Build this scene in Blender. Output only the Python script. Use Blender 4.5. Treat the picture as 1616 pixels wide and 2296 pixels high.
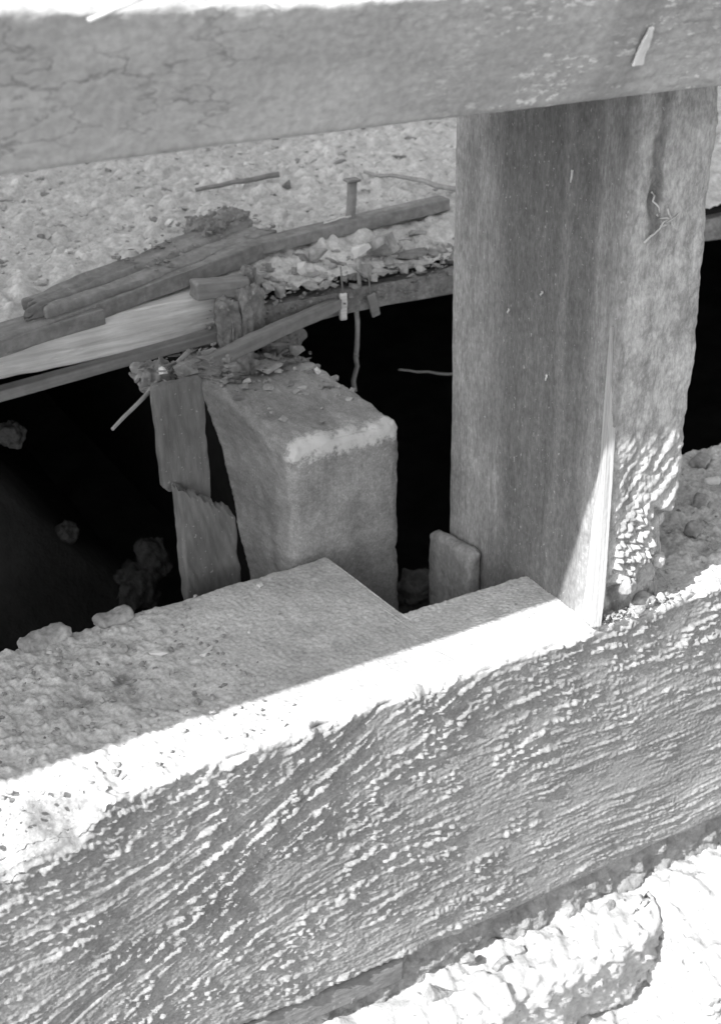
import bpy, bmesh, math, random
import numpy as np
from mathutils import Vector, Matrix, Euler

for o in list(bpy.data.objects):
    bpy.data.objects.remove(o, do_unlink=True)
scene = bpy.context.scene
COL = scene.collection
random.seed(7)

# ------------------------------------------------------------------ camera
cam_d = bpy.data.cameras.new('camera')
cam = bpy.data.objects.new('camera', cam_d)
COL.objects.link(cam)
right = Vector((0.87206666, -0.48902058, -0.01893681))
up = Vector((0.24259555, 0.398365, 0.88456358))
fwd = Vector((0.42502604, 0.7759924, -0.46603505))
cam.matrix_world = Matrix(((right.x, up.x, -fwd.x, -0.458002),
                           (right.y, up.y, -fwd.y, -0.544255),
                           (right.z, up.z, -fwd.z, 0.449666),
                           (0, 0, 0, 1)))
cam_d.sensor_fit = 'HORIZONTAL'
cam_d.sensor_width = 24.0
cam_d.lens = 24.0 * 3096.65 / 1616.0
cam_d.clip_start = 0.01
cam_d.clip_end = 2000
cam_d.dof.use_dof = True
cam_d.dof.focus_distance = 0.80
cam_d.dof.aperture_fstop = 14.0
scene.camera = cam

# ------------------------------------------------------------------ light
SUN_TO = Vector((-1.0, -0.30, 1.0)).normalized()
world = bpy.data.worlds.new('World')
scene.world = world
world.use_nodes = True
wn = world.node_tree
wn.nodes.clear()
sky = wn.nodes.new('ShaderNodeTexSky')
sky.sky_type = 'NISHITA'
sky.sun_disc = False
sky.sun_elevation = math.asin(SUN_TO.z)
sky.sun_rotation = math.atan2(SUN_TO.x, SUN_TO.y)
bw = wn.nodes.new('ShaderNodeRGBToBW')
bg = wn.nodes.new('ShaderNodeBackground')
bg.inputs['Strength'].default_value = 0.15
wo = wn.nodes.new('ShaderNodeOutputWorld')
wn.links.new(sky.outputs[0], bw.inputs[0])
wn.links.new(bw.outputs[0], bg.inputs[0])
wn.links.new(bg.outputs[0], wo.inputs[0])
sun_d = bpy.data.lights.new('sun', 'SUN')
sun_d.energy = 3.6
sun_d.angle = math.radians(0.5)
sun_d.color = (1, 1, 1)
sun = bpy.data.objects.new('sun', sun_d)
sun.rotation_euler = (-SUN_TO).to_track_quat('-Z', 'Y').to_euler()
sun.location = (-3, -2, 4)
COL.objects.link(sun)
vs = scene.view_settings
vs.view_transform = 'Standard'
vs.look = 'None'
vs.gamma = 1.0
vs.use_curve_mapping = False
vs.exposure = 1.5

# ------------------------------------------------------------------ noise
_rng = np.random.RandomState(11)
_G = _rng.normal(size=(512, 3)); _G /= np.linalg.norm(_G, axis=1)[:, None]
def _h(x, y, z, seed):
    with np.errstate(over='ignore'):
        h = (x.astype(np.uint32) * np.uint32(374761393)) ^ (y.astype(np.uint32) * np.uint32(668265263)) \
            ^ (z.astype(np.uint32) * np.uint32(2246822519)) ^ np.uint32(seed * 3266489 + 97)
        h ^= h >> np.uint32(13); h = h * np.uint32(1274126177); h ^= h >> np.uint32(16)
    return h
def noise(P, seed=0):
    P = np.asarray(P, float)
    I = np.floor(P).astype(np.int64); f = P - I
    u = f * f * f * (f * (f * 6 - 15) + 10)
    r = np.zeros(len(P))
    for a in (0, 1):
        wa = u[:, 0] if a else 1 - u[:, 0]
        for b in (0, 1):
            wb = u[:, 1] if b else 1 - u[:, 1]
            for c in (0, 1):
                wc = u[:, 2] if c else 1 - u[:, 2]
                g = _G[_h(I[:, 0] + a, I[:, 1] + b, I[:, 2] + c, seed) % np.uint32(512)]
                r += wa * wb * wc * (g[:, 0] * (f[:, 0] - a) + g[:, 1] * (f[:, 1] - b) + g[:, 2] * (f[:, 2] - c))
    return r * 1.5
def fbm(P, octv=3, seed=0, gain=.5):
    P = np.asarray(P, float); r = 0; a = 1; s = 1.0
    for i in range(octv):
        r = r + a * noise(P * s, seed + i * 7); a *= gain; s *= 2.03
    return r
def worley(x, y, seed=0):
    """distance to the nearest and second nearest jittered cell centre, and the cell's own random"""
    ix = np.floor(x).astype(np.int64); iy = np.floor(y).astype(np.int64)
    d1 = np.full(len(x), 9.0); d2 = np.full(len(x), 9.0); rid = np.zeros(len(x))
    for a in (-1, 0, 1):
        for b in (-1, 0, 1):
            h = _h(ix + a, iy + b, ix * 0 + 5, seed)
            px = ix + a + (h & np.uint32(1023)) / 1024.0
            py = iy + b + ((h >> np.uint32(10)) & np.uint32(1023)) / 1024.0
            d = np.hypot(px - x, py - y); rr = ((h >> np.uint32(20)) & np.uint32(1023)) / 1024.0
            n = d < d1
            d2 = np.where(n, d1, np.minimum(d2, d)); rid = np.where(n, rr, rid); d1 = np.where(n, d, d1)
    return d1, d2, rid
def sst(a, b, x):
    t = np.clip((x - a) / (b - a), 0, 1); return t * t * (3 - 2 * t)

# ------------------------------------------------------------------ materials
class NT:
    def __init__(s, name):
        s.m = bpy.data.materials.new(name); s.m.use_nodes = True
        s.t = s.m.node_tree; s.t.nodes.clear()
        s.out = s.t.nodes.new('ShaderNodeOutputMaterial'); s.b = s.t.nodes.new('ShaderNodeBsdfPrincipled')
        s.b.inputs['Specular IOR Level'].default_value = 0.2
        s.t.links.new(s.b.outputs[0], s.out.inputs[0])
        s.tc = s.t.nodes.new('ShaderNodeTexCoord').outputs['Object']
    def l(s, a, b):
        if isinstance(a, (int, float)): b.default_value = a
        else: s.t.links.new(a, b)
    def math(s, op, a, b=0.0, c=0.0):
        n = s.t.nodes.new('ShaderNodeMath'); n.operation = op
        s.l(a, n.inputs[0]); s.l(b, n.inputs[1]); s.l(c, n.inputs[2]); return n.outputs[0]
    def noise(s, scale, detail=3, rough=.55, dist=0.0, off=0.0):
        mp = s.t.nodes.new('ShaderNodeMapping'); s.t.links.new(s.tc, mp.inputs[0])
        mp.inputs['Scale'].default_value = scale; mp.inputs['Location'].default_value = (off, off * .7, off * 1.3)
        n = s.t.nodes.new('ShaderNodeTexNoise'); s.t.links.new(mp.outputs[0], n.inputs['Vector'])
        n.inputs['Scale'].default_value = 1; n.inputs['Detail'].default_value = detail
        n.inputs['Roughness'].default_value = rough; n.inputs['Distortion'].default_value = dist
        return n.outputs[0]
    def voro(s, scale, feature='DISTANCE_TO_EDGE', off=0.0):
        mp = s.t.nodes.new('ShaderNodeMapping'); s.t.links.new(s.tc, mp.inputs[0])
        mp.inputs['Scale'].default_value = scale; mp.inputs['Location'].default_value = (off, off, off)
        n = s.t.nodes.new('ShaderNodeTexVoronoi'); n.feature = feature; n.inputs['Scale'].default_value = 1
        # wobble the cell walls
        nz = s.t.nodes.new('ShaderNodeTexNoise'); s.t.links.new(mp.outputs[0], nz.inputs['Vector']); nz.inputs['Scale'].default_value = 2.2; nz.inputs['Detail'].default_value = 4
        va = s.t.nodes.new('ShaderNodeVectorMath'); va.operation = 'MULTIPLY_ADD'
        s.t.links.new(nz.outputs['Color'], va.inputs[0]); va.inputs[1].default_value = (1.1, 1.1, 1.1); s.t.links.new(mp.outputs[0], va.inputs[2])
        s.t.links.new(va.outputs[0], n.inputs['Vector'])
        return n.outputs[0]
    def ramp(s, v, a, b, lo=0.0, hi=1.0):
        n = s.t.nodes.new('ShaderNodeMapRange'); n.interpolation_type = 'SMOOTHSTEP'
        s.l(v, n.inputs['Value']); n.inputs['From Min'].default_value = a; n.inputs['From Max'].default_value = b
        n.inputs['To Min'].default_value = lo; n.inputs['To Max'].default_value = hi; return n.outputs[0]
    def mix(s, f, a, b):
        n = s.t.nodes.new('ShaderNodeMix'); n.data_type = 'FLOAT'
        s.l(f, n.inputs[0]); s.l(a, n.inputs[2]); s.l(b, n.inputs[3]); return n.outputs[0]
    def axis(s, i):
        n = s.t.nodes.new('ShaderNodeSeparateXYZ'); s.t.links.new(s.tc, n.inputs[0]); return n.outputs[i]
    def finish(s, val, rough=.92, bumps=()):
        s.t.links.new(val, s.b.inputs['Base Color']); s.b.inputs['Roughness'].default_value = rough
        prev = None
        for h, dist, st in bumps:
            n = s.t.nodes.new('ShaderNodeBump'); n.inputs['Distance'].default_value = dist; n.inputs['Strength'].default_value = st
            s.t.links.new(h, n.inputs['Height'])
            if prev: s.t.links.new(prev, n.inputs['Normal'])
            prev = n.outputs[0]
        if prev: s.t.links.new(prev, s.b.inputs['Normal'])
        return s.m
def vary(T, v, n, amt):
    return T.math('MULTIPLY', v, T.math('MULTIPLY_ADD', n, 2 * amt, 1 - amt))
def grey(name, base, layers=(), specks=(), bumps=(), rough=.92):
    """layers: (scale, amount); specks: (scale, threshold, value, amount); bumps: (scale, distance, strength)"""
    T = NT(name); v = None
    for i, (sc, amt) in enumerate(layers):
        n = T.ramp(T.noise(sc, 4, .6, off=3.1 * i), .25, .75)
        v = vary(T, v if v is not None else base, n, amt)
    if v is None: v = T.math('ADD', base, 0.0)
    for i, (sc, th, val, amt) in enumerate(specks):
        f = T.math('MULTIPLY', T.ramp(T.noise(sc, 2, .5, off=11 + i * 5.3), th, th + .05), amt)
        v = T.mix(f, v, val)
    return T.finish(v, rough, [(T.noise(sc, 3, .6, off=31 + i), d, st) for i, (sc, d, st) in enumerate(bumps)])

M = {}
# old grey timber of the sill: dull, finely speckled
def mat_sill():
    T = NT('weathered_sill_wood')
    # dusty top paled, weathered face darkened in colour to offset the grazing light
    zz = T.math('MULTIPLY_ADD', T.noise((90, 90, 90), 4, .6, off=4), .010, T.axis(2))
    pale_top = T.ramp(zz, .2285, .2335)
    v = T.mix(pale_top, .255, .45)
    for i, (sc, amt) in enumerate([((14, 14, 14), .16), ((520, 520, 520), .22), ((70, 70, 70), .14)]):
        v = vary(T, v, T.ramp(T.noise(sc, 4, .6, off=3.1 * i), .25, .75), amt)
    v = T.mix(T.math('MULTIPLY', T.ramp(T.noise((330, 330, 330), 2, .5, off=11), .66, .71), .5), v, .5)
    v = T.mix(T.math('MULTIPLY', T.ramp(T.noise((170, 170, 170), 2, .5, off=16), .70, .75), .5), v, .10)
    return T.finish(v, .92, [(T.noise((900, 900, 900), 3, .6, off=31), .0006, .45)])
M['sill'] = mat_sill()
M['block'] = grey('pale_block_wood', .30, [((60, 60, 25), .25), ((420, 420, 300), .2)], (), [((600, 600, 300), .0006, .5)])
# post: grain up the Z axis, dark stain streaks
def mat_post():
    T = NT('weathered_post_wood')
    v = vary(T, .235, T.ramp(T.noise((45, 45, 9.0), 5, .65), .25, .75), .18)
    v = vary(T, v, T.ramp(T.noise((600, 600, 90), 3, .6, off=2), .25, .75), .12)
    v = vary(T, v, T.ramp(T.noise((30, 30, 22), 5, .65, off=5), .3, .7), .16)
    y = T.axis(1)
    st = T.ramp(T.math('MULTIPLY_ADD', T.noise((9, 9, 5), 3, .5, off=9), .05, y), .045, .075)      # darker stain on the front half of the side
    st2 = T.ramp(T.math('MULTIPLY_ADD', T.noise((9, 9, 5), 3, .5, off=4), .05, y), .125, .155, 1.0, 0.0)
    v = T.mix(T.math('MULTIPLY', T.math('MULTIPLY', st, st2), .72), v, .10)
    # one darker and one paler run of weather stain down the side
    wy = T.math('MULTIPLY_ADD', T.noise((4, 4, 9), 3, .5, off=6), .016, y)
    v = T.mix(T.ramp(T.math('ABSOLUTE', T.math('SUBTRACT', wy, .058)), .0005, .007, .20, 0.0), v, .28)
    v = T.mix(T.ramp(T.math('ABSOLUTE', T.math('SUBTRACT', wy, .040)), .004, .014, .40, 0.0), v, .08)
    x = T.axis(0)
    outer = T.math('MULTIPLY', T.ramp(x, .002, .006), T.ramp(y, .02, .05, 1.0, 0.0))
    lich = T.ramp(T.noise((60, 60, 45), 8, .75, off=8), .38, .60, .25, 1.0)
    v = T.mix(T.math('MULTIPLY', outer, lich), v, .40)                                                 # pale lichen on the outer face
    wx = T.math('MULTIPLY_ADD', T.noise((30, 30, 14), 4, .6, off=18), .016, x)
    run = T.math('MULTIPLY', T.ramp(T.math('ABSOLUTE', T.math('SUBTRACT', wx, .026)), .002, .006, .8, 0.0), T.ramp(T.noise((40, 40, 18), 3, .6, off=28), .35, .6))
    v = T.mix(T.math('MULTIPLY', outer, run), v, .12)
    v = vary(T, v, T.ramp(T.noise((260, 260, 190), 4, .7, off=33), .28, .72), .15)
    v = vary(T, v, T.ramp(T.noise((800, 800, 260), 2, .6, off=36), .28, .72), .16)
    v = vary(T, v, T.ramp(T.noise((170, 170, 70), 4, .6, off=6), .25, .75), .13)
    v = T.mix(T.math('MULTIPLY', T.ramp(T.noise((430, 430, 330), 3, .6, off=14), .655, .70), .6), v, .42)
    return T.finish(v, .9, [(T.noise((500, 500, 60), 4, .65, off=21), .0006, .5), (T.noise((500, 500, 400), 3, .6, off=23), .0006, .5)])
M['post'] = mat_post()
def mat_rail():
    T = NT('cracked_rail_wood')
    v = vary(T, .36, T.ramp(T.noise((10, 10, 20), 4, .6), .3, .7), .14)
    v = vary(T, v, T.ramp(T.noise((300, 300, 300), 3, .6, off=3), .25, .75), .14)
    x = T.axis(0)
    cr = T.ramp(T.voro((40, 90, 90)), .0, .05, 1.0, 0.0)
    cr = T.math('MULTIPLY', cr, T.ramp(T.noise((22, 22, 40), 3, .6, off=7), .42, .62))
    cr = T.math('MULTIPLY', cr, T.ramp(x, -.30, -.15, .55, .15))
    v = T.mix(cr, v, .09)
    fl = T.ramp(T.noise((190, 400, 440), 4, .65, off=17), .55, .62)                                    # pale flecks of old whitewash to the right
    fl = T.math('MULTIPLY', fl, T.ramp(T.math('MULTIPLY_ADD', T.noise((20, 20, 30), 3, .5, off=19), .10, x), -.15, -.03))
    fl = T.math('MULTIPLY', fl, T.ramp(T.noise((28, 60, 75), 3, .6, off=27), .42, .58))
    v = T.mix(T.math('MULTIPLY', fl, .85), v, .66)
    st = T.ramp(T.math('ABSOLUTE', T.math('ADD', x, .062)), .008, .016, .28, 0.0)
    v = T.mix(st, v, .13)
    return T.finish(v, .9, [(cr, -.0008, .6), (T.noise((250, 500, 500), 4, .6, off=2), .0009, .6)])
M['rail'] = mat_rail()
def mat_joist():
    T = NT('grey_joist_wood')
    v = vary(T, .26, T.ramp(T.noise((40, 14, 40), 4, .6), .25, .75), .22)
    v = vary(T, v, T.ramp(T.noise((300, 90, 300), 3, .6, off=3), .25, .75), .16)
    v = vary(T, v, T.ramp(T.noise((700, 700, 700), 3, .7, off=13), .3, .7), .16)
    v = T.mix(T.math('MULTIPLY', T.ramp(T.noise((420, 420, 420), 2, .5, off=7), .68, .73), .6), v, .45)
    # worn fibres of the top arris, the edge's catch of light painted in
    y, z = T.axis(1), T.axis(2)
    wob = T.noise((160, 160, 160), 4, .7, off=5)
    a = T.ramp(T.math('MULTIPLY_ADD', wob, .030, y), .018, .027, 1.0, 0.0)
    b = T.ramp(T.math('MULTIPLY_ADD', wob, .030, z), .2515, .2585)
    v = T.mix(T.math('MULTIPLY', T.math('MULTIPLY', a, b), .85), v, .58)
    return T.finish(v, .92, [(T.noise((600, 200, 600), 3, .6, off=9), .0006, .5)])
M['joist'] = mat_joist()
M['stud'] = grey('dark_stud_wood', .125, [((40, 40, 14), .22), ((300, 300, 60), .16)], [((420, 420, 420), .68, .35, .5)], [((500, 500, 120), .0008, .6)])
M['fresh'] = grey('pale_split_wood', .58, [((6, 120, 120), .16), ((20, 500, 500), .16), ((25, 25, 25), .12)], [((12, 150, 150), .68, .16, .5)], [((14, 420, 420), .0012, .7)])
M['splinter'] = grey('pale_splinter_wood', .36, [((420, 420, 5), .25), ((120, 120, 3), .2)], (), [((600, 600, 8), .0008, .6)])
M['lath'] = grey('grey_lath_wood', .20, [((8, 160, 160), .22), ((120, 120, 120), .12)], (), [((30, 600, 600), .0005, .5)])
M['dark'] = grey('rotten_dark_wood', .19, [((14, 60, 60), .25), ((160, 160, 160), .2)], [((260, 260, 260), .67, .3, .6)], [((120, 400, 400), .001, .6)])
M['rot'] = grey('crumbling_rotten_wood', .20, [((50, 50, 50), .25), ((260, 260, 260), .25)], [((300, 300, 300), .66, .36, .6)], [((320, 320, 320), .0015, .8)])
M['dirt'] = grey('pale_dirt_and_grit', .47, [((16, 16, 16), .14), ((90, 90, 90), .16), ((420, 420, 420), .16)], [((210, 210, 210), .68, .14, .6), ((260, 260, 260), .68, .55, .5)], [((500, 500, 500), .0012, .7)])
M['gravel'] = grey('pale_gravel', .45, [((60, 60, 60), .45), ((300, 300, 300), .14)], (), [((500, 500, 500), .0006, .5)])
M['chip'] = grey('mortar_chip', .29, [((45, 45, 45), .45), ((300, 300, 300), .15)], (), [((500, 500, 500), .0006, .5)])
M['chip_pale'] = grey('lime_chip', .58, [((60, 60, 60), .12)], (), [((500, 500, 500), .0005, .4)])
M['chip_dark'] = grey('bark_chip', .20, [((60, 60, 60), .2), ((300, 300, 300), .2)], (), [((400, 400, 400), .0006, .5)])
M['stone'] = grey('pale_foundation_stone', .38, [((30, 30, 30), .16), ((200, 200, 200), .16)], [((150, 150, 150), .66, .12, .7)], [((420, 420, 420), .0012, .6)])
M['mortar'] = grey('earthy_mortar', .24, [((40, 40, 40), .22), ((220, 220, 220), .18)], (), [((300, 300, 300), .002, .8)])
M['soil'] = grey('shade_dark_soil', .034, [((20, 20, 20), .3)], (), [((120, 120, 120), .003, .6)])  # near black, so the crawl space shade is in the colour
M['dimmed'] = grey('shade_dimmed_lump', .07, [((60, 60, 60), .25), ((220, 220, 220), .2)], (), [((300, 300, 300), .002, .8)])  # pale lumps darkened to look dim in the shade
M['under'] = grey('shade_dark_underside', .02, [((10, 80, 80), .2)])  # under-floor darkness painted as a near-black colour
M['ground'] = grey('dry_ground', .13, [((1.2, 1.2, 1.2), .2), ((20, 20, 20), .16), ((160, 160, 160), .14)], (), [((60, 60, 60), .01, .6)])
M['straw'] = grey('straw', .5, [((60, 60, 60), .12)])
M['twig'] = grey('twig_bark', .26, [((200, 200, 200), .2)])
M['board'] = grey('grey_shade_wall_board', .22, [((60, 60, 2), .2), ((400, 400, 8), .15)], (), [((400, 400, 6), .001, .6)])

# ------------------------------------------------------------------ mesh helpers
def make_mesh(name, V, F, mat, smooth=True):
    me = bpy.data.meshes.new(name)
    V = np.asarray(V, np.float32)
    if isinstance(F, np.ndarray):
        k = F.shape[1]; n = len(F)
        me.vertices.add(len(V)); me.vertices.foreach_set('co', V.ravel())
        me.loops.add(n * k); me.loops.foreach_set('vertex_index', F.astype(np.int32).ravel())
        me.polygons.add(n); me.polygons.foreach_set('loop_start', np.arange(0, n * k, k, dtype=np.int32))
        try: me.polygons.foreach_set('loop_total', np.full(n, k, np.int32))
        except Exception: pass
    else:
        me.from_pydata([tuple(v) for v in V], [], F)
    me.update(calc_edges=True)
    me.polygons.foreach_set('use_smooth', np.full(len(me.polygons), bool(smooth)))
    me.materials.append(M[mat] if isinstance(mat, str) else mat)
    me.validate()
    return me
def obj(name, me, parent=None, loc=None, rot=None, label=None, cat=None, group=None, kind=None):
    o = bpy.data.objects.new(name, me); COL.objects.link(o)
    if parent is not None: o.parent = parent
    if loc is not None: o.location = loc
    if rot is not None: o.rotation_euler = rot
    if label: o['label'] = label
    if cat: o['category'] = cat
    if group: o['group'] = group
    if kind: o['kind'] = kind
    return o
def thing(name, loc, label, cat, group=None, rot=None):
    return obj(name, None, None, loc, rot, label, cat, group)
def profile(corners, radii, steps, arc=5):
    """closed counter-clockwise outline with rounded corners -> points, normals"""
    n = len(corners); C = [np.array(c, float) for c in corners]; P = []; N = []
    segs = []
    for i in range(n):
        a, b, c = C[i - 1], C[i], C[(i + 1) % n]
        d1 = (b - a) / np.linalg.norm(b - a); d2 = (c - b) / np.linalg.norm(c - b)
        n1 = np.array([d1[1], -d1[0]]); n2 = np.array([d2[1], -d2[0]])
        cosv = float(np.clip(d1 @ d2, -1, 1)); t = radii[i] * math.tan(math.acos(cosv) / 2)
        p1 = b - d1 * t; cen = p1 - n1 * radii[i]
        arcp = []
        for k in range(arc + 1):
            m = n1 + (n2 - n1) * k / arc; m /= np.linalg.norm(m); arcp.append((cen + m * radii[i], m))
        segs.append((arcp, n2))
    for i in range(n):
        arcp, n2 = segs[i]
        for p, m in arcp: P.append(p); N.append(m)
        e = segs[(i + 1) % n][0][0][0]; s = arcp[-1][0]; k = max(1, int(round(np.linalg.norm(e - s) / steps[i])))
        for j in range(1, k): P.append(s + (e - s) * j / k); N.append(n2)
    return np.array(P), np.array(N)
def loft(P, N, t, axis):
    """sweep an outline along an axis. axis 'x': outline is (y,z); 'z': (x,y); 'y': (x,z)"""
    n, m = len(P), len(t)
    A = np.zeros((m, n, 3)); B = np.zeros((m, n, 3))
    ia, ib, ic = {'x': (1, 2, 0), 'z': (0, 1, 2), 'y': (0, 2, 1)}[axis]
    A[:, :, ia] = P[None, :, 0]; A[:, :, ib] = P[None, :, 1]; A[:, :, ic] = np.asarray(t)[:, None]
    B[:, :, ia] = N[None, :, 0]; B[:, :, ib] = N[None, :, 1]
    idx = np.arange(m * n).reshape(m, n)
    a = idx[:-1, :]; b = np.roll(idx, -1, 1)[:-1, :]; c = np.roll(idx, -1, 1)[1:, :]; d = idx[1:, :]
    Q = np.stack([a, b, c, d], -1).reshape(-1, 4)
    if axis == 'y': Q = Q[:, ::-1]
    V = A.reshape(-1, 3); NN = B.reshape(-1, 3)
    return V, NN, Q, idx
def capped(V, Q, idx):
    """close both ends with a fan"""
    c0 = V[idx[0]].mean(0); c1 = V[idx[-1]].mean(0); k = len(V)
    V = np.vstack([V, c0, c1]); T = []
    r0, r1 = idx[0], idx[-1]; n = len(r0)
    f0 = np.stack([np.full(n, k), np.roll(r0, -1), r0, r0], -1); f1 = np.stack([np.full(n, k + 1), r1, np.roll(r1, -1), np.roll(r1, -1)], -1)
    faces = [tuple(q) for q in Q] + [tuple(q[:3]) for q in f0] + [tuple(q[:3]) for q in f1]
    return V, faces
def axis_samples(lo, hi, step, r):
    n = max(2, int(round((hi - lo) / step)) + 1)
    a = np.linspace(lo, hi, n)
    e = r * np.array([.08, .3, .6, 1.0])
    return np.unique(np.round(np.concatenate([a, lo + e, hi - e]), 6))
def rbox(lo, hi, r, step):
    lo = np.array(lo, float); hi = np.array(hi, float)
    if not isinstance(step, (tuple, list)): step = (step,) * 3
    S = [axis_samples(lo[i], hi[i], step[i], r) for i in range(3)]
    Vs = []; Fs = []; off = 0
    for ax in range(3):
        u, w = [(1, 2), (2, 0), (0, 1)][ax]
        for side in (0, 1):
            g0, g1 = np.meshgrid(S[u], S[w], indexing='ij'); p = np.zeros(g0.shape + (3,))
            p[..., u] = g0; p[..., w] = g1; p[..., ax] = hi[ax] if side else lo[ax]
            idx = np.arange(g0.size).reshape(g0.shape) + off
            q = np.stack([idx[:-1, :-1], idx[1:, :-1], idx[1:, 1:], idx[:-1, 1:]], -1).reshape(-1, 4)
            if not side: q = q[:, ::-1]
            Vs.append(p.reshape(-1, 3)); Fs.append(q); off += g0.size
    V = np.vstack(Vs); F = np.vstack(Fs)
    key = np.round(V * 1e6).astype(np.int64)
    _, first, inv = np.unique(key, axis=0, return_index=True, return_inverse=True)
    V = V[first]; F = np.asarray(inv).ravel()[F]
    inner = np.clip(V, lo + r, hi - r); d = V - inner
    ln = np.linalg.norm(d, axis=1); ln[ln < 1e-9] = 1
    N = d / ln[:, None]
    return inner + N * r, N, F
def rough_box(lo, hi, r, step, amp, freq, seed, stretch=(1, 1, 1), octv=3):
    V, N, F = rbox(lo, hi, r, step)
    V = V + N * (amp * fbm((V + seed * .37) * freq * np.array(stretch), octv, seed))[:, None]
    return V, F
def hull(pts):
    bm = bmesh.new()
    for p in pts: bm.verts.new(p)
    r = bmesh.ops.convex_hull(bm, input=bm.verts)
    for v in [g for g in r['geom_interior'] + r['geom_unused'] if isinstance(g, bmesh.types.BMVert)]:
        if v.is_valid: bm.verts.remove(v)
    bm.verts.index_update()
    V = np.array([v.co[:] for v in bm.verts]); F = [tuple(v.index for v in f.verts) for f in bm.faces]
    bm.free(); return V, F
def rock(seed, sx, sy, sz, n=16):
    rr = np.random.RandomState(seed); p = rr.normal(size=(n, 3)); p /= np.linalg.norm(p, axis=1)[:, None]
    p = np.sign(p) * np.abs(p) ** .7 * rr.uniform(.75, 1.0, (n, 1))
    V, F = hull(p * np.array([sx, sy, sz]) * .5)
    V[:, 2] -= V[:, 2].min(); return V, F
def tube(pts, r0, r1, k=7, seed=0, wob=.12):
    pts = [Vector(p) for p in pts]; rr = random.Random(seed); V = []; F = []
    for i, p in enumerate(pts):
        d = (pts[min(i + 1, len(pts) - 1)] - pts[max(i - 1, 0)]).normalized()
        a = d.orthogonal().normalized(); b = d.cross(a)
        r = r0 + (r1 - r0) * i / (len(pts) - 1)
        for j in range(k):
            t = 2 * math.pi * j / k; q = r * (1 + rr.uniform(-wob, wob)); V.append(p + a * math.cos(t) * q + b * math.sin(t) * q)
    for i in range(len(pts) - 1):
        for j in range(k):
            F.append((i * k + j, i * k + (j + 1) % k, (i + 1) * k + (j + 1) % k, (i + 1) * k + j))
    F.append(tuple(range(k))[::-1]); F.append(tuple((len(pts) - 1) * k + j for j in range(k)))
    return np.array([v[:] for v in V]), F
def bent(a, b, n, amp, seed):
    a = np.array(a, float); b = np.array(b, float); rr = np.random.RandomState(seed)
    out = [a + (b - a) * i / (n - 1) + (rr.normal(size=3) * amp if 0 < i < n - 1 else 0) for i in range(n)]
    return out

# ================================================================== SETTING
# outdoor ground
gx = np.concatenate([-np.geomspace(400, 3, 14), np.linspace(-2.5, 2.5, 60), np.geomspace(3, 400, 14)])
GX, GY = np.meshgrid(gx, gx, indexing='ij')
GV = np.stack([GX.ravel(), GY.ravel(), np.full(GX.size, -.56)], -1)
GV[:, 2] += .02 * fbm(GV * 3, 3, 5) * (np.hypot(GV[:, 0], GV[:, 1]) < 4)
gi = np.arange(GX.size).reshape(GX.shape)
GQ = np.stack([gi[:-1, :-1], gi[1:, :-1], gi[1:, 1:], gi[:-1, 1:]], -1).reshape(-1, 4)
obj('ground', make_mesh('ground', GV, GQ, 'ground'), kind='structure')

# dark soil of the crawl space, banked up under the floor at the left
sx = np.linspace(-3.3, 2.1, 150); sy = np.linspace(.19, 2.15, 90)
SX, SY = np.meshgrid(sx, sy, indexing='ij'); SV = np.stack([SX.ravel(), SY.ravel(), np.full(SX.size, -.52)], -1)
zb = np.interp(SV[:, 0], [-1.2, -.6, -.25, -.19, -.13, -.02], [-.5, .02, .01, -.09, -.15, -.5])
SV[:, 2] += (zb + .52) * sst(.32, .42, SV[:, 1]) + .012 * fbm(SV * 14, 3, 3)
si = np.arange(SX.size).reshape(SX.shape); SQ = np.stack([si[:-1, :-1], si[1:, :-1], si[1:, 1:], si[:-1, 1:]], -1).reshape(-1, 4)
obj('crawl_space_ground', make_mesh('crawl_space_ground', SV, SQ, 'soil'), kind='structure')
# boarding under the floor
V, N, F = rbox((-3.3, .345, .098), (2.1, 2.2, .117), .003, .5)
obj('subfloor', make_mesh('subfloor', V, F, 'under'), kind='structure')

# the floor: a bed of dirt and grit
fx = np.unique(np.concatenate([np.linspace(-3.3, -.36, 16), np.arange(-.36, .66, .0022), np.linspace(.66, 2.1, 16)]))
fy = np.unique(np.concatenate([np.arange(.338, .80, .0022), np.linspace(.80, 2.2, 24)]))
FX, FY = np.meshgrid(fx, fy, indexing='ij'); FV = np.stack([FX.ravel(), FY.ravel(), np.zeros(FX.size)], -1)
P0 = FV.copy()
d1, d2, rid = worley(P0[:, 0] * 120, P0[:, 1] * 120, 3)
e1, e2, eid = worley(P0[:, 0] * 52, P0[:, 1] * 52, 8)
lump = np.clip(1 - (d1 / .55) ** 2, 0, 1) * (rid > .35) * rid
lump2 = np.clip(1 - (e1 / .45) ** 2, 0, 1) * (eid > .72)
FV[:, 2] = .122 + .018 * sst(.338, .40, P0[:, 1]) + .004 * fbm(P0 * 14, 3, 2) + (.0030 * lump + .0055 * lump2) * sst(.350, .385, P0[:, 1]) + .0024 * fbm(P0 * 110, 3, 9, .6)
fi = np.arange(FX.size).reshape(FX.shape); FQ = np.stack([fi[:-1, :-1], fi[1:, :-1], fi[1:, 1:], fi[:-1, 1:]], -1).reshape(-1, 4)
obj('floor', make_mesh('floor', FV, FQ, 'dirt'), kind='structure')
def floor_z(x, y):
    p = np.array([[x, y, 0.0]]); return float(.122 + .018 * sst(.338, .40, np.array([y]))[0] + .004 * fbm(p * 14, 3, 2)[0])

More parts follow.
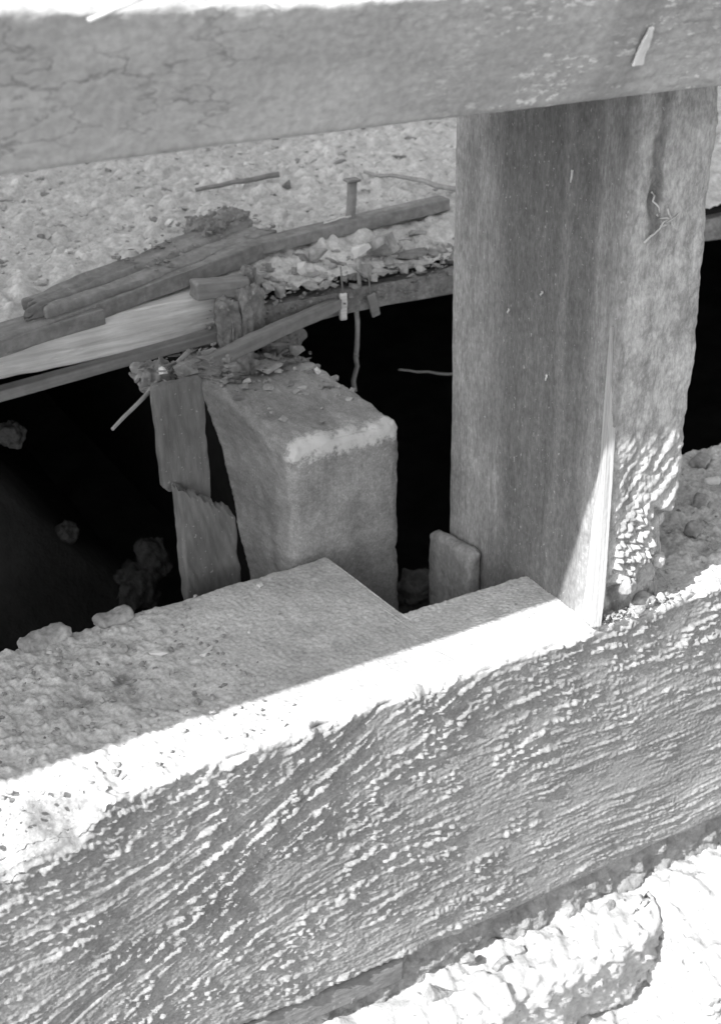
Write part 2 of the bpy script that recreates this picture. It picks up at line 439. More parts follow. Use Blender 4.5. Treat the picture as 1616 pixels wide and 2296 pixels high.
# ================================================================== SILL
def sill():
    root = thing('timber_sill', (0, 0, -.230), 'heavy weathered timber sill with notched top and rough ridged front face', 'sill')
    P, N = profile([(0, -.230), (.164, -.230), (.164, 0), (0, 0)], [.006, .006, .006, .004], [.03, .012, .0013, .0009], 6)
    xs = np.unique(np.concatenate([np.linspace(-3.4, -.44, 12), np.arange(-.42, .30, .0009), np.linspace(.31, 2.2, 12)]))
    V, N, Q, idx = loft(P, N, xs, 'x')
    x, y, z = V[:, 0].copy(), V[:, 1].copy(), V[:, 2].copy()
    wf = np.clip(-N[:, 1], 0, 1); wt = np.clip(N[:, 2], 0, 1)
    S = np.stack([x, y * 0, z], -1)
    # --- the outer face: crusty ridges that follow the grain, swept up in a diagonal fan left of centre
    x0 = -.165 + .85 * z; w = .075
    from_band = 1.25 * w * .886 * np.vectorize(math.erf)((x - x0) / w)
    warp = .006 * noise(S * 14, 4)
    s = z - from_band + warp
    al = x + .9 * z * np.exp(-((x - x0) / .11) ** 2)
    fine_zone = sst(-.10, .02, x + .35 * (z + .1)) * sst(-.05, -.12, z)          # lower right: finer, straighter lines
    r1 = noise(np.stack([al * 34, s * 235, x * 0 + 1.5], -1), 1)
    r2 = noise(np.stack([al * 95, s * 400, x * 0 + 7.5], -1), 2)
    r3 = noise(np.stack([al * 22, s * 400, x * 0 + 2.5], -1), 24)
    lumpn = noise(S * np.array([300, 1, 300]), 3)
    lump2 = noise(S * np.array([150, 1, 150]), 23)
    patch = fbm(S * 22, 2, 6)
    amp = .28 + .82 * sst(-.40, .25, patch)
    q = (r1 * .8 + r2 * .5 + .5 * lumpn + .35 * lump2) * (1 - fine_zone) + (r3 * .9 + r2 * .35 + .3 * lumpn) * fine_zone
    fan = np.exp(-((x - x0 + .03) / .09) ** 2)
    r4 = noise(np.stack([al * 11, s * 190, x * 0 + 4.5], -1), 29)
    q = q + .75 * fan * (r4 - .1)
    crust = np.clip(q + .02, 0, .9) ** 1.1 * 1.5
    top_crumb = sst(-.07, -.005, z)
    d1, d2, rid = worley(x * 210 + 9 * noise(S * 60, 5) * .3, z * 210, 2)
    crumb = np.clip(.62 - d1, 0, 1) * (rid > .3) * (.4 + rid)
    patch2 = sst(-.1, .4, fbm(S * 30, 2, 16))
    hf = .0026 * crust * amp * (1 - .35 * fine_zone) + .0036 * crumb * (top_crumb * .8 + .2) * patch2 + .0011 * fbm(S * 16, 2, 12) + .0004 * noise(S * 520, 8) + .0004 * noise(np.stack([al * 60, s * 520, x * 0 + 8], -1), 38)
    # long gouges through the fan
    hf -= .0022 * sst(.25, .55, noise(np.stack([al * 6, s * 60, x * 0 + 3], -1), 21)) * np.exp(-((x - x0) / .13) ** 2)
    # --- the upper face: smooth and gritty in the middle, crumbling at the left and right of the post
    Tn = np.stack([x, y, z * 0], -1)
    rotl = np.clip(sst(-.17, -.29, x + .03 * noise(Tn * 25, 31)) + sst(.07, .12, x), 0, 1)
    d1, d2, rid = worley(x * 150, y * 150, 12)
    lum = np.clip(.6 - d1, 0, 1) * (rid > .55) * rid
    ht = .0006 * noise(Tn * 400, 9) + .0012 * fbm(Tn * 20, 2, 19) + rotl * (1 + .7 * (x > 0)) * (.0030 * fbm(Tn * 42, 4, 14, .6) + .0036 * lum + .0007 * noise(Tn * 380, 17))
    pit = np.hypot(x + .275 + .02 * noise(Tn * 40, 15), (y - .092 + .02 * noise(Tn * 40, 25)) * 1.5)
    ht -= .006 * sst(.030, .012, pit) * (.7 + .6 * noise(Tn * 90, 16))
    D = wf * hf + wt * ht
    arr = wf * wt * 2
    D -= arr * .004 * sst(-.1, .5, fbm(Tn * 45, 2, 41))
    bk = (N[:, 1] > .2) & (z > -.1)
    D += bk * (.0012 * fbm(np.stack([x, z, y], -1) * 60, 3, 33) + .003 * rotl * noise(np.stack([x, z, y], -1) * 45, 35))
    V = V + N * D[:, None]
    # broken-away front arris at the far left
    c = .034 * sst(-.295, -.338, x + .012 * noise(Tn * 60, 51)) * (1 + .35 * noise(S * 45 + 3, 52)) + .010 * sst(-.352, -.362, x) 
    v = np.clip(c - (V[:, 1] - 1.5 * V[:, 2]), 0, .05) * (wf + wt > .2); dl = v / (1 + 1.5 ** 2)
    V[:, 1] += dl; V[:, 2] -= 1.5 * dl
    V[:, 2] += (dl > .0004) * (.0022 * fbm(np.stack([x, y, z], -1) * 70, 3, 55))
    # nick in the arris
    for cx, rad, dep in ((-.118, .006, .004), (-.185, .006, .004), (.02, .004, .003)):
        k = np.exp(-((x - cx) ** 2 + (y - .001) ** 2 + z ** 2) / rad ** 2); V[:, 1] += dep * k; V[:, 2] -= dep * .6 * k
    # notch cut through the back for the joist and the foot of the post
    wob = .0012 * noise(np.stack([x * 60, y * 60, z * 30], -1), 61)
    ins = sst(-.099, -.091, x + wob + .04 * np.clip(y - .15, 0, 1)) * (1 - sst(.070, .078, x + wob))
    V[:, 1] = np.where(V[:, 1] > 0, V[:, 1] * (1 - ins * (1 - .0755 / .164)), V[:, 1])
    V[:, 1] += .115 * np.clip(-z, 0, 1) * np.clip(1 - y / .164, 0, 1)
    V[:, 2] += .230
    V, F = capped(V, Q, idx)
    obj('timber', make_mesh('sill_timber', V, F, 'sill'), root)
    return root
sill()

# ================================================================== POST
def post():
    root = thing('timber_post', (0, 0, 0), 'upright grey timber post standing on the sill under the rail', 'post')
    P, N = profile([(0, 0), (.058, 0), (.058, .166), (0, .166)], [.004, .007, .006, .004], [.0010, .006, .006, .0014], 6)
    zs = np.unique(np.concatenate([np.linspace(-.14, -.02, 8), np.arange(-.02, .33, .0011)]))
    V, N, Q, idx = loft(P, N, zs, 'z')
    x, y, z = V.T.copy()
    wl = np.clip(-N[:, 0], 0, 1); wf = np.clip(-N[:, 1], 0, 1); wr = np.clip(N[:, 0], 0, 1)
    S = np.stack([x, y, z], -1)
    hl = .0010 * fbm(S * np.array([1, 26, 6]), 2, 4) + .00045 * noise(S * np.array([1, 300, 10]), 5) + .0003 * noise(S * np.array([1, 120, 90]), 6)
    # checks running up the side
    for cy, z0, z1, dep, wd in ((.118, .02, .30, .0011, .0007), (.060, -.01, .145, .0013, .0006), (.034, .05, .33, .0009, .0008), (.146, .0, .2, .0008, .0006)):
        cyw = cy + .002 * noise(np.stack([z * 22, z * 0, z * 0 + cy * 50], -1), 7)
        hl -= dep * np.exp(-((y - cyw) / wd) ** 2) * sst(z0, z0 + .03, z) * sst(z1, z1 - .03, z)
    rough_f = .0018 * fbm(S * np.array([40, 1, 26]), 5, 8, .6) + .0005 * noise(S * np.array([330, 1, 260]), 9)
    low = sst(.125, .09, z + .012 * noise(S * np.array([40, 1, 40]), 10) - .25 * x)
    diag = x * .8 - z * .6; alng = x * .6 + z * .8
    crust = 1.0 * noise(np.stack([alng * 38, diag * 250, x * 0], -1), 12) + .35 * noise(S * np.array([200, 1, 200]), 13) + .45 * noise(S * np.array([420, 1, 420]), 14)
    hollow = sst(.032, .040, x + .01 * noise(S * np.array([60, 1, 60]), 15)) * sst(.072, .055, z + .012 * noise(S * np.array([70, 1, 70]), 16))
    hollow = np.maximum(hollow, sst(.030, .022, z + .01 * noise(S * np.array([80, 1, 80]), 19)) * sst(.003, .008, x))
    big = sst(.25, .6, np.exp(-((x - .024) / .017) ** 2 - ((z - .050) / .026) ** 2) + .3 * noise(S * np.array([70, 1, 70]), 39))
    d1, d2, rid = worley(x * 170 + 1.2 * noise(S * 90, 27), z * 170, 17)
    clod = np.sqrt(np.clip(1 - (d1 / .62) ** 2, 0, 1)) * (.35 + .65 * rid) * .6
    hf = rough_f + low * (.0020 * sst(-.2, .7, crust) - .002 + .0006 * noise(S * np.array([500, 1, 500]), 18)) + .008 * big * (clod * 1.2 - .05 + .5 * noise(S * np.array([330, 1, 330]), 29)) - (.009 + .003 * noise(S * np.array([90, 1, 90]), 28)) * hollow * np.clip(1 - big, 0, 1)
    pit = np.exp(-(((x - .017) / .0035) ** 2 + ((z - .258) / .007) ** 2))
    hf -= .006 * pit
    hr = .0022 * fbm(S * np.array([1, 40, 30]), 3, 20) + .001 * noise(S * 160, 22)
    V = V + N * (wl * hl + wf * hf + wr * hr)[:, None]
    V[:, 2] = np.where(y < .0735, np.maximum(V[:, 2], -.010 + .0001 * z), V[:, 2])
    rc = wr * sst(.03, .0, y) * sst(.075, .055, z)
    V[:, 1] += rc * (.008 + .004 * noise(S * 120, 25)); V[:, 0] -= rc * .004 * (1 + noise(S * 90, 26))
    V, F = capped(V, Q, idx)
    obj('timber', make_mesh('post_timber', V, F, 'post'), root)
    # pale strip of wood split off along the front corner
    zz = np.concatenate([np.arange(.0015, .19, .0015)])
    Pp, Nn = profile([(-.0026, .0), (.003, -.0024), (.003, .012), (-.0014, .013)], [.0008] * 4, [.0006, .002, .002, .0006], 3)
    V, N, Q, idx = loft(Pp, Nn, zz, 'z')
    z = V[:, 2]
    k = 1 - .72 * sst(.0, .19, z)
    V[:, 1] = V[:, 1] * np.maximum(k, .2) + .012 * sst(.10, .19, z) * .4
    V[:, 0] -= .0015 * sst(.03, 0, z)
    V[:, 0] = V[:, 0] + .0016 * sst(.12, .19, z)
    V = V + N * (.0004 * noise(np.stack([V[:, 0] * 900, V[:, 1] * 900, z * 9], -1), 3) + .0002 * noise(V * 700, 4))[:, None]
    V, F = capped(V, Q, idx)
    obj('splinter', make_mesh('post_splinter', V, F, 'splinter'), root)['label'] = 'pale split strip along the front corner'
    # frayed fibres on the outer face
    rr = random.Random(5)
    for i, (a, b, r) in enumerate([((.010, -.003, .236), (.022, -.006, .247), .0009), ((.020, -.003, .243), (.030, -.006, .250), .0011), ((.017, -.003, .250), (.028, -.004, .246), .0008),
                                   ((.013, -.002, .262), (.018, -.004, .251), .0008), ((.024, -.003, .252), (.029, -.005, .241), .0008)]):
        Vt, Ft = tube(bent(a, b, 6, .0008, i), r * .75, r * .4, 6, i)
        obj('loose_fibre', make_mesh('loose_fibre', Vt, Ft, 'straw'), root)
    # short pale slivers caught on the side
    for i, (yy, zv, ln) in enumerate([(.046, .262, .007), (.060, .141, .004), (.068, .190, .003), (.100, .17, .003)]):
        Vt, Ft = tube(bent((-.0012, yy, zv + ln / 2), (-.0012, yy + .001, zv - ln / 2), 4, .0003, i + 9), .0008, .0005, 6, i)
        obj('loose_fibre', make_mesh('loose_fibre', Vt, Ft, 'straw'), root)
    return root
post()

# ================================================================== RAIL
def rail():
    root = thing('timber_rail', (0, 0, .325), 'thick horizontal timber rail with cracked face across the top of the post', 'rail')
    P, N = profile([(-.0545, 0), (.15, 0), (.15, .054), (-.0785, .054)], [.005, .004, .004, .0025], [.03, .03, .004, .0011], 5)
    xs = np.unique(np.concatenate([np.linspace(-3.4, -.44, 12), np.arange(-.44, .14, .0013), np.linspace(.14, 2.2, 12)]))
    V, N, Q, idx = loft(P, N, xs, 'x')
    x, y, z = V.T.copy(); S = np.stack([x, y * 0, z], -1)
    f = z / .054
    V[:, 2] += f * np.interp(x, [-.5, -.33, -.25, -.187, -.157, .2], [.012, .0098, .0043, .001, .0012, .002])
    V[:, 2] += (1 - f) * np.interp(x, [-.5, -.33, -.25, -.137, 0, .2], [.004, .004, .0035, .0015, -.0012, -.0018])
    wf = np.clip(-N[:, 1], 0, 1); wt = np.clip(N[:, 2], 0, 1)
    rightm = sst(-.16, -.02, x)
    # shrinkage cracks
    cx = x * 24 + .8 * noise(S * 60, 1); cz = z * 70 + .8 * noise(S * 60, 2)
    d1, d2, rid = worley(cx, cz, 4)
    crack = sst(.10, .0, d2 - d1) * sst(-.1, .35, noise(S * 20, 3)) * (1 - .7 * sst(-.28, -.15, x))
    hf = .0012 * fbm(S * np.array([14, 1, 30]), 3, 5) - .0005 * crack + .0005 * noise(S * np.array([160, 1, 300]), 6) \
        + rightm * .0011 * sst(.0, .5, noise(S * np.array([90, 1, 260]), 7))
    V = V + N * (wf * hf + wt * (.001 * fbm(np.stack([x, y, z * 0], -1) * 60, 3, 8)) + (wf * wt) * .003 * fbm(S * 50, 2, 9))[:, None]
    V, F = capped(V, Q, idx)
    obj('timber', make_mesh('rail_timber', V, F, 'rail'), root)
    for i, (a, b, r) in enumerate([((-.303, -.0815, .0575), (-.283, -.080, .0625), .0010), ((-.238, -.079, .0585), (-.232, -.081, .0545), .0008), ((-.268, -.079, .061), (-.255, -.079, .0605), .0007)]):
        Vt, Ft = tube(bent(a, b, 5, .0004, i + 3), r, r * .4, 6, i)
        obj('splinter', make_mesh('rail_splinter', Vt, Ft, 'straw'), root)
    # pale scab of old paint on the face
    V, F = rough_box((-.0030, -.0005, -.009), (.0030, .0005, .009), .0004, .0009, .0007, 260, 4)
    V[:, 0] *= np.interp(V[:, 2], [-.01, .0, .01], [1.0, .9, .3])
    o = obj('paint_scab', make_mesh('paint_scab', V, F, 'chip_pale'), root, (-.053, -.0662, .0235), (math.radians(24.5), 0, 0))
    return root
rail()

# ================================================================== JOIST
def joist():
    root = thing('floor_joist', (-.0765, .170, -.171), 'squared floor joist end with worn pale arris, behind the sill notch', 'joist')
    lo, hi, r = np.array((-.0410, 0, 0)), np.array((.0410, .165, .252)), .0070
    V, N, F = rbox(lo, hi, r, (.0022, .0026, .0024))
    S = V.copy()
    D = .0012 * fbm(S * 28, 4, 2, .6) + .0006 * noise(S * np.array([260, 60, 260]), 3) + .0005 * noise(S * 330, 4)
    edge = 1 - np.max(np.abs(N), axis=1)
    D -= edge * .009 * np.clip(fbm(S * 70, 2, 12) + .1, 0, 1)
    # adze-hollowed left cheek
    left = np.clip(-N[:, 0], 0, 1)
    D += left * (.002 * noise(S * np.array([1, 10, 16]), 5) + .0008 * noise(S * np.array([1, 60, 25]), 6))
    top = np.clip(N[:, 2], 0, 1)
    D += top * (.0016 * fbm(S * 50, 3, 8) - .004 * np.exp(-((S[:, 0] - .005) ** 2 + (S[:, 1] - .05) ** 2) / .004 ** 2))
    V = V + N * D[:, None]
    # the cheek flares downward and the left top corner is knocked off
    z = S[:, 2]
    V[:, 0] -= np.clip(-S[:, 0] / .0410, 0, 1) * .010 * sst(.22, .0, z) * sst(.0, .02, S[:, 1])
    yl = np.interp(z, [.0, .13, .19, .252], [.050, .066, .098, .145]) + .006 * noise(np.stack([z * 30, z * 0, z * 0], -1), 21)
    V[:, 0] += np.clip(-S[:, 0] / .0410 * .5 + .5, 0, 1) * .060 * sst(.0, .030, S[:, 1] - yl)
    k = np.clip(.012 - ((S[:, 0] + .0410) + (.252 - S[:, 2]) * 1.2), 0, .02) * sst(.06, .0, S[:, 1]) * .4
    V[:, 0] += k; V[:, 2] -= k * .8
    obj('timber', make_mesh('joist_timber', V, F, 'joist'), root)
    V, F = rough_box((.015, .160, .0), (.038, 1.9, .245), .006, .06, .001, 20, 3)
    obj('timber', make_mesh('joist_timber_run', V, F, 'under'), root)  # rear run painted near black in place of under-floor shade
    return root
joist()

# small block beside the foot of the post
V, N, F = rbox((0, 0, 0), (.0115, .054, .10), .0055, (.0012, .0022, .0022))
V = V + N * (.0012 * fbm(V * 70, 4, 3, .6) + .0005 * noise(V * 330, 4))[:, None]
V[:, 2] += np.interp(V[:, 1], [0, .054], [.004, -.003]) * (V[:, 2] > .05)
b = thing('wood_block', (-.0115, .122, -.108), 'small round-topped wood block wedged beside the foot of the post', 'block')
obj('block', make_mesh('wood_block', V, F, 'block'), b)

# broken upright left of the joist
def stud():
    root = thing('broken_stud', (-.170, .2, -.2), 'broken upright stud with a torn ledge, left of the joist', 'stud')
    V, N, F = rbox((-.0215, .0, .246), (.0105, .009, .326), .002, (.0012, .003, .0014))
    S = V.copy()
    V[:, 2] += sst(.26, .246, S[:, 2]) * (.004 * noise(np.stack([S[:, 0] * 190, S[:, 0] * 0, S[:, 0] * 0], -1), 4) - S[:, 0] * .5)
    V = V + N * (.0009 * fbm(S * 45, 3, 5) + .0005 * noise(S * np.array([350, 350, 120]), 6))[:, None]
    V[:, 0] += .0018 * noise(np.stack([S[:, 2] * 0, np.sign(S[:, 0]), S[:, 2] * 40], -1), 7)
    obj('upper_piece', make_mesh('stud_upper_piece', V, F, 'stud'), root)
    V, N, F = rbox((-.0165, -.012, 0), (.0215, .0, .262), .002, (.0012, .002, .0014))
    S = V.copy(); x = S[:, 0]
    zt = .262 - (x + .0165) * .75 + .005 * noise(np.stack([x * 170, x * 0, S[:, 1] * 200], -1), 3) + .003 * noise(np.stack([x * 500, x * 0, S[:, 1] * 300], -1), 4)
    V = V + N * (.0008 * fbm(S * 45, 3, 8) + .0010 * noise(np.stack([(x + S[:, 2] * .35) * 260, S[:, 1] * 60, S[:, 2] * 22], -1), 9))[:, None]
    V[:, 2] = V[:, 2] * zt / .262
    V[:, 0] += .0018 * noise(np.stack([S[:, 2] * 0, np.sign(x), S[:, 2] * 40], -1), 17)
    obj('lower_piece', make_mesh('stud_lower_piece', V, F, 'stud'), root)
stud()

# ================================================================== FLOOR EDGE TIMBERS
# pale split plank forming the left half of the floor edge
def plank_edge():
    root = thing('split_floor_plank', (-.35, .335, .098), 'pale freshly split plank edge under the dirt floor at left', 'plank')
    P, N = profile([(0, 0), (.045, 0), (.045, .031), (0, .031)], [.002] * 4, [.01, .01, .01, .0012], 3)
    xs = np.arange(-.9, .262, .0018)
    V, N, Q, idx = loft(P, N, xs, 'x'); x, y, z = V.T.copy()
    wf = np.clip(-N[:, 1], 0, 1)
    S = np.stack([x, y * 0, z], -1)
    g = .0014 * noise(S * np.array([9, 1, 200]), 1) + .0009 * noise(S * np.array([14, 1, 460]), 2) + .0014 * fbm(S * np.array([16, 1, 60]), 2, 3)
    zz = .014 + .010 * noise(np.stack([x * 12, x * 0, x * 0], -1), 4) - (x - .0) * .015
    g -= .0018 * np.exp(-((z - zz) / .0008) ** 2) * sst(-.1, .3, noise(np.stack([x * 30, x * 0, x * 0 + 5], -1), 5))
    V = V + N * (wf * g)[:, None]
    V[:, 2] -= (1 - z / .031) * .0012 * noise(np.stack([x * 50, x * 0, x * 0 + 2], -1), 8)
    V[:, 1] += .004 * sst(.2, .262, x)
    V, F = capped(V, Q, idx)
    obj('plank', make_mesh('split_plank', V, F, 'fresh'), root)
plank_edge()
def bar(name, a, b, w, h, mat, label, cat, seed, amp=.0008, group=None, freq=30, r=.0012, step=.0022, roll=0.0):
    """a squared stick from a to b (centre of the underside), its grain along local X"""
    a = Vector(a); b = Vector(b); L = (b - a).length
    V, N, F = rbox((0, -w / 2, 0), (L, w / 2, h), r, (max(step, L / 160), step, step))
    V = V + N * (amp * fbm(V * np.array([.35, 1, 1]) * freq + seed, 3, seed) + amp * .5 * noise(V * np.array([12, 260, 260]) + seed, seed + 1))[:, None]
    d = (b - a).normalized(); zax = Vector((0, 0, 1)); yax = zax.cross(d).normalized(); zax = d.cross(yax)
    m = Matrix((d, yax, zax)).transposed() @ Matrix.Rotation(roll, 3, 'X')
    return obj(name, make_mesh(name, V, F, mat), None, a, m.to_euler(), label, cat, group)
bar('thin_lath', (-.75, .325, .056), (-.085, .329, .0985), .012, .0075, 'lath', 'thin grey lath hanging below the pale split plank', 'lath', 3, .0005)
bar('rotted_floor_header', (-.09, .352, .094), (1.4, .344, .094), .036, .019, 'rot', 'rotted dark floor edge timber right of the joist', 'timber', 5, .0018)
bar('leaning_lath', (-.150, .259, .1025), (.006, .332, .101), .010, .009, 'lath', 'broken lath lying from the joist top to the floor edge', 'lath', 8, .0012, freq=60)
bar('straight_batten', (-.060, .383, .136), (.142, .397, .142), .016, .010, 'dark', 'long straight dark batten along the floor edge to the post', 'batten', 9, .0006)
bar('rotten_batten', (-.290, .308, .121), (-.035, .384, .135), .020, .013, 'dark', 'rotten dark batten with broken end above the pale plank', 'batten', 12, .0016, freq=45)
bar('tapered_board_end', (-.42, .292, .119), (-.180, .338, .127), .030, .011, 'dark', 'dark board end lying over the pale plank, lower left corner of floor', 'board', 14, .0012)
# long splintered plank lying on the dirt, with a mossy rotten lump at its end
def plank():
    root = thing('rotten_plank', (-.222, .334, .1385), 'long splintered rotten plank lying on the dirt floor, ragged at its end', 'plank', rot=(0, 0, math.radians(23)))
    V, N, F = rbox((0, -.021, 0), (.215, .021, .0085), .0018, (.0016, .0016, .0016))
    S = V.copy(); x, y = S[:, 0], S[:, 1]
    g = noise(np.stack([x * 12, y * 240, S[:, 2] * 60], -1), 3) + .6 * noise(np.stack([x * 25, y * 480, S[:, 2] * 90], -1), 4)
    V = V + N * (.0009 * g + .0012 * fbm(S * np.array([30, 60, 60]), 3, 5))[:, None]
    V[:, 0] += sst(.14, .215, x) * (.016 * noise(np.stack([y * 170, y * 0, y * 0 + 2], -1), 6)) - sst(.06, .0, x) * .02 * noise(np.stack([y * 110, y * 0, y * 0 + 5], -1), 8)
    V[:, 1] *= np.interp(x, [0, .05, .13, .215], [.55, .8, 1.0, 1.1]) * (1 + .18 * noise(np.stack([x * 40, np.sign(y) * 3, x * 0], -1), 9))
    V[:, 2] += np.where(S[:, 2] > .004, -.0035 * np.exp(-((y + .004 - .02 * (x - .1)) / .0022) ** 2), 0) + .10 * V[:, 1] + .004 * sst(.1, .215, x)
    obj('plank', make_mesh('rotten_plank', V, F, 'dark'), root)
    V, N, F = rbox((-.026, -.014, -.004), (.026, .014, .010), .006, .0013)
    V = V + N * (.005 * fbm(V * 90, 4, 11, .65))[:, None]
    obj('rot_lump', make_mesh('rot_lump', V, F, 'rot'), root, (.200, .016, .010))
plank()
bar('sawn_wood_offcut', (-.108, .334, .129), (-.068, .332, .1265), .017, .013, 'lath', 'short squared wood offcut sitting on the floor edge above the joist', 'offcut', 21, .0012, r=.0015, freq=110)

# ================================================================== HANGING AND LYING BITS
def stick(name, pts, r0, r1, mat, label, cat, seed, group=None, amp=.0008, n=8):
    a, b = pts
    c = Vector(a)
    P = [Vector(p) - c for p in bent(a, b, n, amp, seed)]
    V, F = tube(P, r0, r1, 7, seed)
    return obj(name, make_mesh(name, V, F, mat), None, c, None, label, cat, group)
tw = thing('hanging_twig', (.0278, .336, .135), 'thin knotted twig hanging down into the dark gap left of the post', 'twig')
V, F = tube([Vector(p) for p in bent((0, 0, 0), (-.0045, .004, -.108), 12, .0008, 4)], .0016, .0022, 7, 3)
obj('stem', make_mesh('twig_stem', V, F, 'twig'), tw)
for i, (zz, dx) in enumerate(((-.042, .003), (-.078, -.004))):
    V, F = tube([Vector((-.002, .001, zz)), Vector((-.002 + dx, .001, zz + .003))], .0008, .0005, 5, i)
    obj('side_shoot', make_mesh('twig_shoot', V, F, 'twig'), tw)
def sliver(loc, rot, w, h, t, mat, label, seed, thread=.02):
    root = thing('hanging_sliver', loc, label, 'sliver', rot=None)
    V, N, F = rbox((-w / 2, -t / 2, -h), (w / 2, t / 2, 0), .0007, .0016)
    V = V + N * (.0005 * fbm(V * 120, 2, seed))[:, None]
    obj('chip', make_mesh('sliver_chip', V, F, mat), root, rot=rot)
    V, F = tube([Vector((0, 0, -.002)), Vector((-.0004, .001, thread * .5)), Vector((0, .003, thread))], .0008, .0006, 5, seed)
    obj('fibre', make_mesh('sliver_fibre', V, F, 'lath'), root)
sliver((.010, .330, .113), (0, .02, 0), .0055, .021, .003, 'fresh', 'pale flat sliver dangling from the floor edge left of the twig', 3)
sliver((.0335, .330, .108), (0, -.25, 0), .0070, .019, .003, 'lath', 'grey flat sliver dangling from the floor edge right of the twig', 5)
# peg standing in the dirt
pg = thing('wooden_peg', (.052, .392, .136), 'upright wooden peg with flat top standing in the dirt floor', 'peg')
V, F = tube([Vector((-.001, 0, 0)), Vector((.000, .001, .014)), Vector((.002, .002, .028)), Vector((.004, .004, .042))], .0036, .0042, 8, 2, .12)
obj('shaft', make_mesh('peg_shaft', V, F, 'lath'), pg)
V, N, F = rbox((-.002, -.001, .0405), (.0095, .009, .0428), .001, .001)
obj('head', make_mesh('peg_head', V, F, 'lath'), pg)
stick('straw_stalk', ((-.222, .196, .108), (-.150, .244, .128)), .0011, .0017, 'twig', 'long thin stalk poking out left above the broken stud', 'stalk', 6, amp=.0004)
stick('dark_stick', ((-.012, .551, .146), (.066, .548, .149)), .0020, .0024, 'dark', 'long dark stick lying on the far dirt under the rail', 'stick', 7)
stick('thin_branch', ((.135, .518, .148), (.170, .408, .150)), .0016, .0024, 'twig', 'thin grey branch on the dirt running towards the post', 'branch', 8)
stick('pale_straw', ((.028, .392, .149), (.050, .388, .152)), .0008, .0006, 'straw', 'short pale straw lying on the straight batten', 'straw', 9, amp=.0003)
stick('broken_straw', ((-.262, .336, .134), (-.245, .318, .134)), .0010, .0008, 'straw', 'short pale straw among rot at the far left floor edge', 'straw', 10, amp=.0003)
stick('spider_thread_straw', ((.158, .50, -.038), (.235, .50, -.060)), .0009, .0014, 'straw', 'pale straw in the dark gap beside the post', 'straw', 11)
V, F = rock(31, .022, .012, .009, 14)
obj('dark_wood_lump', make_mesh('dark_wood_lump', V, F, 'dark', False), None, (.066, .530, .140), (0, 0, .3), 'dark flat lump beside the end of the long dark stick', 'lump')

# rotten clump hanging at the joist bearing
def clump(name, loc, size, seed, label, mat='rot', amp=.006, freq=55):
    V, N, F = rbox(tuple(-s / 2 for s in size), tuple(s / 2 for s in size), min(size) * .42, min(size) / 9)
    V = V + N * (amp * fbm(V * np.array([1.5, 1.5, .45]) * freq + seed, 3, seed) + amp * .35 * noise(V * np.array([380, 380, 90]), seed))[:, None]
    V[:, 2] += size[2] / 2
    return obj(name, make_mesh(name, V, F, mat), None, loc, (0, 0, seed * .7), label, 'rotten wood')
clump('rotten_tongue', (-.089, .318, .094), (.016, .012, .036), 3, 'dark rotten tongue hanging from the end of the pale plank')
clump('rotten_tongue', (-.071, .322, .100), (.020, .014, .034), 5, 'dark crumbling lump hanging right under the short offcut')
clump('rotten_tongue', (-.062, .336, .116), (.009, .006, .028), 8, 'narrow dark rotten stub standing right of the short offcut', amp=.003)
clump('debris_nest', (-.176, .240, .110), (.030, .022, .014), 11, 'dark matted debris clump on top of the broken stud', 'dark', .0045, 110)
clump('debris_nest', (-.098, .318, .078), (.050, .040, .014), 13, 'low mound of crumbled dirt on the joist top under the leaning lath', 'dark', .006, 120)
clump('debris_nest', (-.045, .326, .078), (.028, .026, .018), 17, 'crumbled dirt lump at the right rear edge of the joist top', 'dark', .006, 120)

# ---------------------------------------------------------------- rubble
def lump(name, loc, size, seed, mat, label, rot=0.0, cat='stone'):
    V, N, F = rbox(tuple(-s / 2 for s in size), tuple(s / 2 for s in size), min(size) * .45, min(size) / 9)
    V = V + N * (min(size) * .22 * fbm(V * 80 + seed, 4, seed, .6))[:, None]; V[:, 2] += size[2] / 2
    return obj(name, make_mesh(name, V, F, mat), None, loc, (0, 0, rot), label, cat)
def stone(name, loc, size, seed, mat, label, rot=0.0, cat='stone', group=None, n=16, tilt=0.0):
    V, F = rock(seed, *size, n)
    return obj(name, make_mesh(name, V, F, mat, False), None, loc, (tilt, tilt * .6, rot), label, cat, group)
stone('lime_lump', (.040, .356, .130), (.022, .012, .011), 41, 'chip_pale', 'white lime lump on the floor edge right of the twig', .3)
stone('rubble_stone', (.060, .358, .127), (.034, .024, .022), 42, 'chip', 'largest rounded grey stone on the floor edge left of the post', .4)
stone('rubble_stone', (.148, .386, .137), (.013, .012, .013), 43, 'chip_pale', 'pale cube-like stone at the right end of the straight batten', .2)
stone('mortar_piece', (-.052, .350, .122), (.020, .010, .016), 44, 'chip', 'flat upright mortar piece right of the short offcut', .5)
stone('mortar_piece', (.006, .362, .130), (.020, .010, .013), 45, 'chip', 'grey mortar piece below the straight batten, left of the white lime lump', -.2)
stone('mortar_piece', (.034, .340, .121), (.026, .016, .008), 46, 'chip', 'flat grey mortar slab below the white lime lump', .1, tilt=.5)
stone('mortar_piece', (-.012, .352, .124), (.010, .008, .014), 47, 'chip_pale', 'pale upright mortar shard between two grey mortar pieces', .6)
stone('mortar_piece', (-.036, .342, .116), (.018, .009, .014), 48, 'chip', 'pale pointed mortar shard hanging at the floor edge above the leaning lath', .9)
stone('mortar_piece', (.100, .372, .131), (.022, .010, .007), 49, 'chip', 'flat grey mortar slab below the right part of the straight batten', .3)
stone('mortar_piece', (.104, .336, .108), (.026, .012, .010), 50, 'chip_dark', 'long dark rubble piece at the floor edge touching the post', .1)
stone('bark_plate', (.085, .352, .122), (.040, .016, .009), 51, 'chip_dark', 'long dark bark plate on the floor edge beside the post', .15)
